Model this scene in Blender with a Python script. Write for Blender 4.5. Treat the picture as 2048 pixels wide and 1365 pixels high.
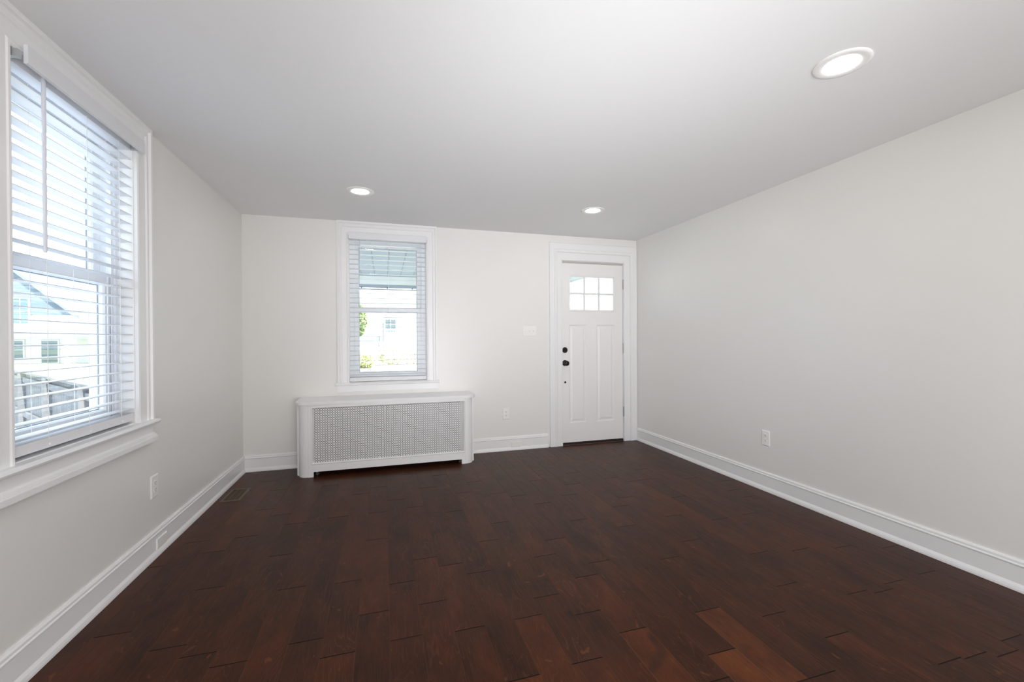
import bpy, bmesh, math, random
from mathutils import Vector, Matrix
for o in list(bpy.data.objects): bpy.data.objects.remove(o)
SC = bpy.context.scene
COL = SC.collection
rnd = random.Random(7)

# ------------------------------------------------------------------ camera
LW, RW, BW, H = -1.261, 2.922, 4.545, 2.40      # left wall x, right wall x, back wall y, ceiling z
NW = -3.2                                        # wall behind the camera
cam = bpy.data.cameras.new('camera'); co = bpy.data.objects.new('camera', cam); COL.objects.link(co)
yaw, pitch, roll = 0.289248886, -0.00462291, -0.00577533
f = Vector((math.sin(yaw)*math.cos(pitch), math.cos(yaw)*math.cos(pitch), math.sin(pitch)))
r = Vector((math.cos(yaw), -math.sin(yaw), 0)); u = r.cross(f)
r2 = r*math.cos(roll)+u*math.sin(roll); u2 = -r*math.sin(roll)+u*math.cos(roll)
M = Matrix(((r2.x, u2.x, -f.x, 0), (r2.y, u2.y, -f.y, 0), (r2.z, u2.z, -f.z, 1.22425), (0, 0, 0, 1)))
co.matrix_world = M
cam.sensor_fit = 'HORIZONTAL'; cam.sensor_width = 36; cam.lens = 859.968/2048*36
cam.clip_start = 0.02; cam.clip_end = 400
SC.camera = co

# ------------------------------------------------------------------ world, sun, exposure
w = bpy.data.worlds.new('sky'); SC.world = w; w.use_nodes = True
bg = w.node_tree.nodes['Background']; bg.inputs[0].default_value = (0.73, 0.85, 1.0, 1); bg.inputs[1].default_value = 3.9
sun = bpy.data.lights.new('sun', 'SUN'); sun.energy = 14.0; sun.angle = 0.01; sun.color = (1, 0.975, 0.94)
so = bpy.data.objects.new('sun', sun); COL.objects.link(so)
so.rotation_euler = Vector((-0.40, 0.62, -0.95)).to_track_quat('-Z', 'Y').to_euler()
LAMP = 44.0            # radiance of the recessed lamps
def soft(name, loc, d, sx, sy, e, spread, col):  # added area lights behind the camera, invented fill to even out the room
    bl = bpy.data.lights.new(name, 'AREA'); bl.shape = 'RECTANGLE'; bl.size = sx; bl.size_y = sy; bl.energy = e
    bl.spread = math.radians(spread); bl.color = col
    blo = bpy.data.objects.new(name, bl); COL.objects.link(blo); blo.location = loc
    blo.rotation_euler = Vector(d).to_track_quat('-Z', 'Y').to_euler()
soft('fill_light_up', (0.8, -2.0, 0.8), (0.0, 0.5, 0.86), 2.2, 1.6, 66, 180, (1.0, 0.985, 0.975))
soft('fill_light_ceiling', (0.3, -0.3, 1.1), (1.3, 3.9, 0.95), 0.6, 0.6, 8.8, 76, (0.96, 0.975, 1.0))
soft('fill_light_from_back', (1.2, -3.0, 1.1), (0.12, 1, -0.05), 2.4, 1.8, 42, 180, (1.0, 0.99, 0.98))
soft('fill_light_forward', (0.8, -0.6, 0.5), (-0.1, 2.6, 1.7), 0.7, 0.7, 7.5, 80, (0.94, 0.97, 1.0))
SC.view_settings.view_transform = 'Standard'; SC.view_settings.look = 'None'
SC.view_settings.gamma = 1; SC.view_settings.use_curve_mapping = False
SC.view_settings.exposure = 0.07
SC.cycles.max_bounces = 14; SC.cycles.diffuse_bounces = 9; SC.cycles.transparent_max_bounces = 24
SC.cycles.sample_clamp_indirect = 6; SC.cycles.caustics_reflective = False

# ------------------------------------------------------------------ materials
def mat(name, col, rough=0.5, metal=0.0, spec=0.5, bump=None, emis=None, var=None):
    m = bpy.data.materials.new(name); m.use_nodes = True
    nt = m.node_tree; b = nt.nodes['Principled BSDF']
    b.inputs['Base Color'].default_value = (*col, 1); b.inputs['Roughness'].default_value = rough
    b.inputs['Metallic'].default_value = metal; b.inputs['Specular IOR Level'].default_value = spec
    tc = nt.nodes.new('ShaderNodeTexCoord')
    if bump:
        n = nt.nodes.new('ShaderNodeTexNoise'); n.inputs['Scale'].default_value = bump[0]; n.inputs['Detail'].default_value = 3
        bp = nt.nodes.new('ShaderNodeBump'); bp.inputs['Strength'].default_value = bump[1]; bp.inputs['Distance'].default_value = bump[2]
        nt.links.new(tc.outputs['Object'], n.inputs['Vector']); nt.links.new(n.outputs['Fac'], bp.inputs['Height'])
        nt.links.new(bp.outputs['Normal'], b.inputs['Normal'])
    if var:
        n = nt.nodes.new('ShaderNodeTexNoise'); n.inputs['Scale'].default_value = var[0]; n.inputs['Detail'].default_value = 5
        cr = nt.nodes.new('ShaderNodeValToRGB')
        cr.color_ramp.elements[0].position = 0.35; cr.color_ramp.elements[1].position = 0.65
        cr.color_ramp.elements[0].color = (*col, 1); cr.color_ramp.elements[1].color = (*var[1], 1)
        nt.links.new(tc.outputs['Object'], n.inputs['Vector']); nt.links.new(n.outputs['Fac'], cr.inputs['Fac'])
        nt.links.new(cr.outputs['Color'], b.inputs['Base Color'])
    if emis:
        b.inputs['Emission Color'].default_value = (*emis[0], 1); b.inputs['Emission Strength'].default_value = emis[1]
    return m
def glass_mat():
    m = bpy.data.materials.new('window_glass'); m.use_nodes = True; nt = m.node_tree
    nt.nodes.remove(nt.nodes['Principled BSDF'])
    out = nt.nodes['Material Output']; mx = nt.nodes.new('ShaderNodeMixShader'); tr = nt.nodes.new('ShaderNodeBsdfTransparent')
    gl = nt.nodes.new('ShaderNodeBsdfGlossy'); gl.inputs['Roughness'].default_value = 0.0
    lw = nt.nodes.new('ShaderNodeLayerWeight'); lw.inputs['Blend'].default_value = 0.5
    pw = nt.nodes.new('ShaderNodeMath'); pw.operation = 'POWER'; pw.inputs[1].default_value = 5
    fr = nt.nodes.new('ShaderNodeMath'); fr.operation = 'MULTIPLY_ADD'; fr.inputs[1].default_value = 0.95; fr.inputs[2].default_value = 0.045
    nt.links.new(lw.outputs['Facing'], pw.inputs[0]); nt.links.new(pw.outputs[0], fr.inputs[0])
    tr.inputs['Color'].default_value = (0.96, 0.985, 0.98, 1)
    nt.links.new(fr.outputs[0], mx.inputs[0]); nt.links.new(tr.outputs[0], mx.inputs[1]); nt.links.new(gl.outputs[0], mx.inputs[2])
    nt.links.new(mx.outputs[0], out.inputs['Surface'])
    return m
WALL = mat('wall_paint', (0.80, 0.79, 0.770), 0.31, spec=0.5, bump=(260, 0.03, 0.002))
CEIL = mat('ceiling_paint', (0.83, 0.828, 0.835), 0.8, spec=0.2, bump=(200, 0.04, 0.002))
TRIM = mat('trim_paint', (0.835, 0.833, 0.84), 0.33, spec=0.5, bump=(60, 0.03, 0.001))
DOORP = mat('door_paint', (0.83, 0.82, 0.815), 0.4, spec=0.45, bump=(120, 0.03, 0.001))
BLIND = mat('blind_white', (0.76, 0.765, 0.79), 0.4)
CORD = mat('blind_cord', (0.88, 0.88, 0.87), 0.7)
WAND = mat('wand_plastic', (0.74, 0.74, 0.80), 0.25)
VINYL = mat('vinyl_white', (0.84, 0.86, 0.89), 0.35)
GASKET_GAP = mat('gasket_gap_grey', (0.20, 0.24, 0.30), 0.6)
GLASS = glass_mat(); GASK2 = mat('gasket_light', (0.36, 0.40, 0.44), 0.6); BRKT = mat('bracket_steel', (0.50, 0.52, 0.52), 0.4, metal=0.5)
BLACK = mat('oil_rubbed_black', (0.012, 0.011, 0.010), 0.35, metal=0.6)
STEEL = mat('hinge_steel', (0.42, 0.40, 0.38), 0.35, metal=1.0)
PLATE = mat('plate_plastic', (0.86, 0.85, 0.83), 0.35)
SLOT = mat('slot_dark', (0.10, 0.09, 0.085), 0.6)
BRASS = mat('aged_brass', (0.13, 0.095, 0.06), 0.5, metal=0.4, bump=(90, 0.2, 0.002))
DARK = mat('duct_dark', (0.012, 0.009, 0.006), 0.7)
IRON = mat('radiator_iron', (0.09, 0.085, 0.08), 0.5, metal=0.4)
CHROME = mat('radiator_foot', (0.45, 0.43, 0.42), 0.35, metal=0.8)
LAMPW = mat('lamp_trim_white', (0.88, 0.87, 0.86), 0.35)
GLOW = mat('lamp_diffuser', (1, 1, 1), 0.5, emis=((1.0, 0.95, 0.89), LAMP))
THRESH = mat('threshold_dark', (0.018, 0.010, 0.007), 0.5)

# ------------------------------------------------------------------ mesh helpers
def link(name, bm, m, parent=None, bevel=0.0, smooth=False):
    if bevel:
        bmesh.ops.bevel(bm, geom=[e for e in bm.edges if len(e.link_faces) == 2 and e.calc_face_angle(0) > 0.5],
                        offset=bevel, segments=2, affect='EDGES', clamp_overlap=True)
    bmesh.ops.recalc_face_normals(bm, faces=bm.faces)
    me = bpy.data.meshes.new(name); bm.to_mesh(me); bm.free()
    for x in (m if isinstance(m, (list, tuple)) else [m]): me.materials.append(x)
    if smooth:
        for p in me.polygons: p.use_smooth = True
        try: me.set_sharp_from_angle(angle=math.radians(35))
        except Exception: pass
    o = bpy.data.objects.new(name, me); COL.objects.link(o)
    if parent: o.parent = parent
    return o
def ident(a, d, b): return (a, d, b)
def back(a, d, b): return (a, BW-d, b)          # a along x, d into the room, b up
def left(a, d, b): return (LW+d, a, b)
def right(a, d, b): return (RW-d, a, b)
def near(a, d, b): return (a, NW+d, b)
def rel(mp, o):
    ox = Vector(mp(*o))
    return lambda a, d, b: tuple(Vector(mp(a+o[0], d+o[1], b+o[2]))-ox)
def box(bm, mp, a0, a1, d0, d1, b0, b1, mi=0):
    v = [bm.verts.new(mp(a, d, b)) for a in (a0, a1) for d in (d0, d1) for b in (b0, b1)]
    for q in ((0,1,3,2),(4,6,7,5),(0,4,5,1),(2,3,7,6),(0,2,6,4),(1,5,7,3)):
        bm.faces.new([v[i] for i in q]).material_index = mi
def sweep(bm, mp, path, prof, closed=False):
    """prof: (outward in-plane offset, depth). path in (a,b)."""
    n = len(path); rings = []
    for i in range(n):
        p = Vector(path[i]); ns = []
        if closed or i > 0: t = (p-Vector(path[i-1])).normalized(); ns.append(Vector((-t.y, t.x)))
        if closed or i < n-1: t = (Vector(path[(i+1) % n])-p).normalized(); ns.append(Vector((-t.y, t.x)))
        m_ = ns[0] if len(ns) == 1 else (ns[0]+ns[1])/(1+ns[0].dot(ns[1]))
        rings.append([bm.verts.new(mp(p.x+m_.x*o, d, p.y+m_.y*o)) for o, d in prof])
    k = len(prof)
    for i in range(n if closed else n-1):
        A, B = rings[i], rings[(i+1) % n]
        for j in range(k): bm.faces.new((A[j], A[(j+1) % k], B[(j+1) % k], B[j]))
    if not closed: bm.faces.new(rings[0]); bm.faces.new(rings[-1])
def run(bm, mp, a0, a1, prof):
    """profile (depth, height) extruded along the wall"""
    A = [bm.verts.new(mp(a0, d, b)) for d, b in prof]; B = [bm.verts.new(mp(a1, d, b)) for d, b in prof]
    k = len(prof)
    for j in range(k): bm.faces.new((A[j], A[(j+1) % k], B[(j+1) % k], B[j]))
    bm.faces.new(A); bm.faces.new(B)
def tube(bm, p, q, rad, seg=8, rad2=None):
    p, q = Vector(p), Vector(q); z = (q-p).normalized(); x = z.orthogonal().normalized(); y = z.cross(x)
    rr = rad if rad2 is None else rad2
    A = [bm.verts.new(p+(x*math.cos(t)+y*math.sin(t))*rad) for t in [2*math.pi*i/seg for i in range(seg)]]
    B = [bm.verts.new(q+(x*math.cos(t)+y*math.sin(t))*rr) for t in [2*math.pi*i/seg for i in range(seg)]]
    for i in range(seg): bm.faces.new((A[i], A[(i+1) % seg], B[(i+1) % seg], B[i]))
    bm.faces.new(A); bm.faces.new(B)
def lathe(bm, prof, org, axis, seg=32):
    """prof (radius, along axis)"""
    org = Vector(org); z = Vector(axis).normalized(); x = z.orthogonal().normalized(); y = z.cross(x); rings = []
    for rr, h in prof:
        if rr < 1e-6: rings.append([bm.verts.new(org+z*h)]*seg)
        else: rings.append([bm.verts.new(org+z*h+(x*math.cos(t)+y*math.sin(t))*rr) for t in [2*math.pi*i/seg for i in range(seg)]])
    for A, B in zip(rings, rings[1:]):
        for i in range(seg):
            q = []
            for v in (A[i], A[(i+1) % seg], B[(i+1) % seg], B[i]):
                if v not in q: q.append(v)
            if len(q) > 2: bm.faces.new(q)
def holed_plate(bm, mp, a0, a1, b0, b1, d0, d1, holes):
    """solid plate with rectangular openings, cells merged into a single skin"""
    xs = sorted({a0, a1, *[h[0] for h in holes], *[h[1] for h in holes]}); zs = sorted({b0, b1, *[h[2] for h in holes], *[h[3] for h in holes]})
    xs = [x for x in xs if a0 <= x <= a1]; zs = [z for z in zs if b0 <= z <= b1]
    def solid(i, j):
        if not (0 <= i < len(xs)-1 and 0 <= j < len(zs)-1): return False
        cx, cz = (xs[i]+xs[i+1])/2, (zs[j]+zs[j+1])/2
        return not any(h[0] < cx < h[1] and h[2] < cz < h[3] for h in holes)
    V = {}
    def v(i, j, k):
        if (i, j, k) not in V: V[i, j, k] = bm.verts.new(mp(xs[i], (d0, d1)[k], zs[j]))
        return V[i, j, k]
    for i in range(len(xs)-1):
        for j in range(len(zs)-1):
            if not solid(i, j): continue
            for k in (0, 1): bm.faces.new((v(i,j,k), v(i+1,j,k), v(i+1,j+1,k), v(i,j+1,k)))
            if not solid(i-1, j): bm.faces.new((v(i,j,0), v(i,j,1), v(i,j+1,1), v(i,j+1,0)))
            if not solid(i+1, j): bm.faces.new((v(i+1,j,0), v(i+1,j,1), v(i+1,j+1,1), v(i+1,j+1,0)))
            if not solid(i, j-1): bm.faces.new((v(i,j,0), v(i,j,1), v(i+1,j,1), v(i+1,j,0)))
            if not solid(i, j+1): bm.faces.new((v(i,j+1,0), v(i,j+1,1), v(i+1,j+1,1), v(i+1,j+1,0)))
def empty(name, loc=(0,0,0), **kw):
    o = bpy.data.objects.new(name, None); COL.objects.link(o); o.location = loc; o.empty_display_size = 0.1
    for k, v in kw.items(): o[k] = v
    return o
def tag(o, label, cat, group=None, kind=None):
    o['label'] = label; o['category'] = cat
    if group: o['group'] = group
    if kind: o['kind'] = kind
    return o
def struct(o, label=None):
    o['kind'] = 'structure'
    if label: o['label'] = label
    return o

# ------------------------------------------------------------------ room shell
WT = 0.196
W1 = (1.945, 2.745, 0.79, 2.262)     # left wall window, y0 y1 z0 z1
W3 = (-2.10, -0.90, 0.79, 2.262)     # added unseen left wall window, lets fill daylight in behind the camera
W2 = (-0.333, 0.427, 0.80, 2.262)    # back wall window
D1 = (1.948, 2.742, 0.0, 2.118)      # entry door opening
bm = bmesh.new(); holed_plate(bm, back, LW-WT, RW+WT, -0.3, H+0.25, -WT, 0, [W2, (D1[0], D1[1], 0.0, D1[3])])
struct(link('wall_back', bm, WALL), 'off white back wall with the window and the entry door')
bm = bmesh.new(); holed_plate(bm, left, NW, BW, -0.3, H+0.25, -WT, 0, [W1, W3])
struct(link('wall_left', bm, WALL), 'off white left wall with the large window')
bm = bmesh.new(); box(bm, right, NW, BW, -WT, 0, -0.3, H+0.25)
struct(link('wall_right', bm, WALL), 'plain off white right wall with one outlet')
bm = bmesh.new(); box(bm, near, LW-WT, RW+WT, -WT, 0, -0.3, H+0.25)
struct(link('wall_near', bm, WALL), 'plain wall behind the camera')
bm = bmesh.new(); box(bm, ident, LW, RW, NW, BW, H, H+0.2)
struct(link('ceiling', bm, CEIL), 'smooth white ceiling')

# ---- floor: hand-scraped dark planks running away from the camera
def floor_mats():
    out = []
    for kind in ('top', 'long', 'end'):
        m = bpy.data.materials.new('plank_'+kind); m.use_nodes = True; nt = m.node_tree; L = nt.links.new
        b = nt.nodes['Principled BSDF']
        at = nt.nodes.new('ShaderNodeAttribute'); at.attribute_name = 'plank'
        sep = nt.nodes.new('ShaderNodeSeparateColor'); L(at.outputs['Color'], sep.inputs[0])
        if kind != 'top':
            b.inputs['Roughness'].default_value = 0.5; b.inputs['Specular IOR Level'].default_value = 0.1
            mx = nt.nodes.new('ShaderNodeMix'); mx.data_type = 'RGBA'
            L(sep.outputs[0], mx.inputs[0])
            if kind == 'long': c1, c2 = (0.060, 0.025, 0.013), (0.130, 0.055, 0.027)
            else: c1, c2 = (0.004, 0.003, 0.002), (0.012, 0.006, 0.004)
            mx.inputs[6].default_value = (*c1, 1); mx.inputs[7].default_value = (*c2, 1)
            L(mx.outputs[2], b.inputs['Base Color']); out.append(m); continue
        geo = nt.nodes.new('ShaderNodeTexCoord')
        # per plank offset
        comb = nt.nodes.new('ShaderNodeCombineXYZ'); L(sep.outputs[0], comb.inputs[0]); L(sep.outputs[1], comb.inputs[1]); L(sep.outputs[2], comb.inputs[2])
        sc = nt.nodes.new('ShaderNodeVectorMath'); sc.operation = 'SCALE'; L(comb.outputs[0], sc.inputs[0]); sc.inputs['Scale'].default_value = 37
        add = nt.nodes.new('ShaderNodeVectorMath'); add.operation = 'ADD'; L(geo.outputs['Object'], add.inputs[0]); L(sc.outputs[0], add.inputs[1])
        def mapped(s):
            mp_ = nt.nodes.new('ShaderNodeMapping'); mp_.inputs['Scale'].default_value = s; L(add.outputs[0], mp_.inputs['Vector']); return mp_.outputs[0]
        def noise(s, scale, det=4, rough=0.55, dist=0.0):
            n = nt.nodes.new('ShaderNodeTexNoise'); n.inputs['Scale'].default_value = scale; n.inputs['Detail'].default_value = det
            n.inputs['Roughness'].default_value = rough; n.inputs['Distortion'].default_value = dist; L(mapped(s), n.inputs['Vector']); return n.outputs['Fac']
        def math_(op, a, b_=None, cl=False):
            n = nt.nodes.new('ShaderNodeMath'); n.operation = op; n.use_clamp = cl
            for i, x in enumerate((a, b_)):
                if x is None: continue
                if isinstance(x, (int, float)): n.inputs[i].default_value = x
                else: L(x, n.inputs[i])
            return n.outputs[0]
        def ramp(fac, stops):
            n = nt.nodes.new('ShaderNodeValToRGB'); e = n.color_ramp.elements
            while len(e) < len(stops): e.new(0.5)
            for k, (p, c) in enumerate(stops): e[k].position = p; e[k].color = (*c, 1)
            L(fac, n.inputs[0]); return n.outputs[0]
        def mixc(fac, a, b_, mode='MIX'):
            n = nt.nodes.new('ShaderNodeMix'); n.data_type = 'RGBA'; n.blend_type = mode
            for i, x in ((0, fac), (6, a), (7, b_)):
                if isinstance(x, (int, float)): n.inputs[i].default_value = x
                elif isinstance(x, tuple): n.inputs[i].default_value = (*x, 1)
                else: L(x, n.inputs[i])
            return n.outputs[2]
        blotch = noise((1, 0.45, 1), 7.0, 3, 0.5, 0.6)
        tone = math_('SUBTRACT', math_('ADD', math_('MULTIPLY', sep.outputs[0], 0.55), math_('MULTIPLY', blotch, 1.0)), 0.2, True)
        base = ramp(tone, [(0.12, (0.021, 0.0078, 0.0047)), (0.38, (0.041, 0.0130, 0.0062)), (0.64, (0.068, 0.0185, 0.0075)), (0.95, (0.120, 0.0340, 0.0095))])
        # fine straight grain
        g1 = noise((60, 1.6, 1), 5.0, 5, 0.6)
        base = mixc(math_('MULTIPLY', ramp(g1, [(0.42, (0, 0, 0)), (0.62, (1, 1, 1))]), 0.26), base, (0.10, 0.034, 0.013))
        g2 = noise((28, 3.2, 1), 9.0, 4, 0.7)
        base = mixc(math_('MULTIPLY', ramp(g2, [(0.30, (1, 1, 1)), (0.48, (0, 0, 0))]), 0.45), base, (0.012, 0.006, 0.004))
        # wavy cathedral grain: contour lines of a slow noise
        cn = noise((3.4, 0.55, 1), 2.2, 3, 0.42, 0.35)
        ring = math_('ABSOLUTE', math_('SUBTRACT', math_('FRACT', math_('MULTIPLY', cn, 26.0)), 0.5))
        line = ramp(ring, [(0.0, (1, 1, 1)), (0.11, (0, 0, 0))])
        msk = ramp(noise((1, 0.5, 1), 6.5, 3), [(0.42, (0, 0, 0)), (0.62, (1, 1, 1))])
        base = mixc(math_('MULTIPLY', math_('MULTIPLY', line, msk), 0.36), base, (0.16, 0.055, 0.02))
        # flakes and dark knots
        fl = ramp(noise((1.6, 1, 1), 11, 2, 0.5, 1.2), [(0.70, (0, 0, 0)), (0.745, (1, 1, 1))])
        base = mixc(math_('MULTIPLY', fl, 0.5), base, (0.16, 0.052, 0.018))
        kn = ramp(noise((1, 0.8, 1), 4.5, 2), [(0.68, (0, 0, 0)), (0.76, (1, 1, 1))])
        base = mixc(math_('MULTIPLY', kn, 0.75), base, (0.010, 0.007, 0.006))
        L(base, b.inputs['Base Color'])
        rg = noise((1, 1, 1), 16, 3)
        b.inputs['Specular IOR Level'].default_value = 0.10
        L(math_('ADD', math_('MULTIPLY', rg, 0.12), 0.25), b.inputs['Roughness'])
        # hand-scraped undulation
        h = math_('ADD', math_('MULTIPLY', noise((9, 1.3, 1), 3.0, 2), 1.0), math_('MULTIPLY', g1, 0.10))
        bp = nt.nodes.new('ShaderNodeBump'); bp.inputs['Strength'].default_value = 0.35; bp.inputs['Distance'].default_value = 0.004
        L(h, bp.inputs['Height']); L(bp.outputs['Normal'], b.inputs['Normal'])
        out.append(m)
    return out
PW, PX0 = 0.1305, 0.0145
joints = {-9:[2.19,3.05], -8:[2.88,4.17,1.6], -7:[2.46,3.04,3.49,3.91], -6:[1.95,3.35], -5:[1.86,2.72,3.16], -4:[2.34,3.9], -3:[1.91,3.19], -2:[1.79,2.32,3.61], -1:[2.02,2.76,3.19,3.73],
 0:[1.81,2.23,3.40], 1:[2.02,2.44,3.21,4.0], 2:[1.79,2.33,3.6], 3:[1.47,2.21,3.05,3.9], 4:[1.79,2.54,3.4], 5:[1.48,1.91,2.77,3.63], 6:[1.74,2.27,3.3], 7:[1.58,2.01,2.44,3.2], 8:[1.26,2.12,3.0],
 9:[1.37,2.65,3.5], 10:[1.60,3.1], 11:[1.17,2.04,2.47,3.32], 12:[1.49,2.78,3.6], 13:[1.31,2.18,2.92], 14:[1.65,2.52,3.37], 15:[1.08,1.94,3.23], 16:[1.50,2.38,2.81,3.24], 17:[1.9,3.5],
 18:[1.09,1.51,2.39], 19:[1.85,3.15], 20:[1.52,2.65,2.80], 21:[1.77,3.0], 22:[1.4,2.6]}
tones = {(10, 0):0.9, (9, 0):0.95, (7, 0):0.88, (4, 0):0.72, (3, 0):0.9, (-1, 1):0.72, (-2, 1):0.14, (-1, 2):0.5, (-2, 2):0.62, (0, 1):0.5, (0, 2):0.22, (1, 1):0.55, (1, 0):0.42, (0, 0):0.30, (-1, 0):0.35,
         (1, 2):0.5, (2, 2):0.25, (-4, 0):0.5, (-2, 0):0.6, (7, 1):0.66, (8, 1):0.2, (5, 0):0.55, (6, 0):0.5, (9, 1):0.45, (5, 1):0.35, (3, 1):0.3, (2, 0):0.3, (4, 1):0.4}
bm = bmesh.new(); cl = bm.loops.layers.color.new('plank')
row0 = int(math.floor((LW-PX0)/PW)); row1 = int(math.floor((RW-PX0)/PW))
for rr in range(row0, row1+1):
    x0, x1 = max(PX0+rr*PW, LW), min(PX0+(rr+1)*PW, RW)
    js = sorted(joints.get(rr, [rnd.uniform(1.0, 2.2), rnd.uniform(2.6, 3.8)]))
    lst = [j for j in js]; y = js[0]
    while True:
        y -= rnd.choice((0.43, 0.86, 0.86, 1.29))
        if y < NW+0.1: break
        lst.insert(0, y)
    i0 = lst.index(js[0])
    ys = [NW]+lst+[BW+0.001]
    for k in range(len(ys)-1):
        y0, y1 = ys[k], ys[k+1]; idx = k-(i0+0)-0
        t = tones.get((rr, k-i0), rnd.uniform(0.05, 0.72))
        c = (t, rnd.random(), rnd.random(), 1)
        e, g, dz = 0.0014, 0.0024, 0.0009
        A = [bm.verts.new(p) for p in ((x0, y0, -dz), (x1, y0, -dz), (x1, y1, -dz), (x0, y1, -dz))]
        B = [bm.verts.new(p) for p in ((x0+e, y0+g, 0), (x1-e, y0+g, 0), (x1-e, y1-g, 0), (x0+e, y1-g, 0))]
        fs = [bm.faces.new(B)]
        for q in range(4):
            fc = bm.faces.new((A[q], A[(q+1) % 4], B[(q+1) % 4], B[q])); fc.material_index = 2 if q in (0, 2) else 1; fs.append(fc)
        for fc in fs:
            for lp in fc.loops: lp[cl] = c
box(bm, ident, LW, RW, NW, BW, -0.12, -0.004, 2)
struct(link('floor', bm, floor_mats()), 'dark reddish brown hand scraped plank floor')

# ---- baseboards
BP = [(0,0),(0.024,0),(0.0235,0.010),(0.020,0.022),(0.0135,0.034),(0.0125,0.036),(0.0125,0.118),(0.0165,0.122),(0.0165,0.127),(0.0125,0.132),(0.012,0.142),(0.007,0.150),(0,0.150)]
def baseboard(name, mp, segs):
    bm = bmesh.new()
    for a0, a1 in segs: run(bm, mp, a0, a1, BP)
    struct(link(name, bm, TRIM), 'white moulded baseboard')
baseboard('baseboard_back', back, [(LW+0.012, -0.775), (0.872, 1.770)])
baseboard('baseboard_left', left, [(NW+0.012, BW)])
baseboard('baseboard_right', right, [(NW+0.012, BW-0.028)])
baseboard('baseboard_near', near, [(LW, RW)])

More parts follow.
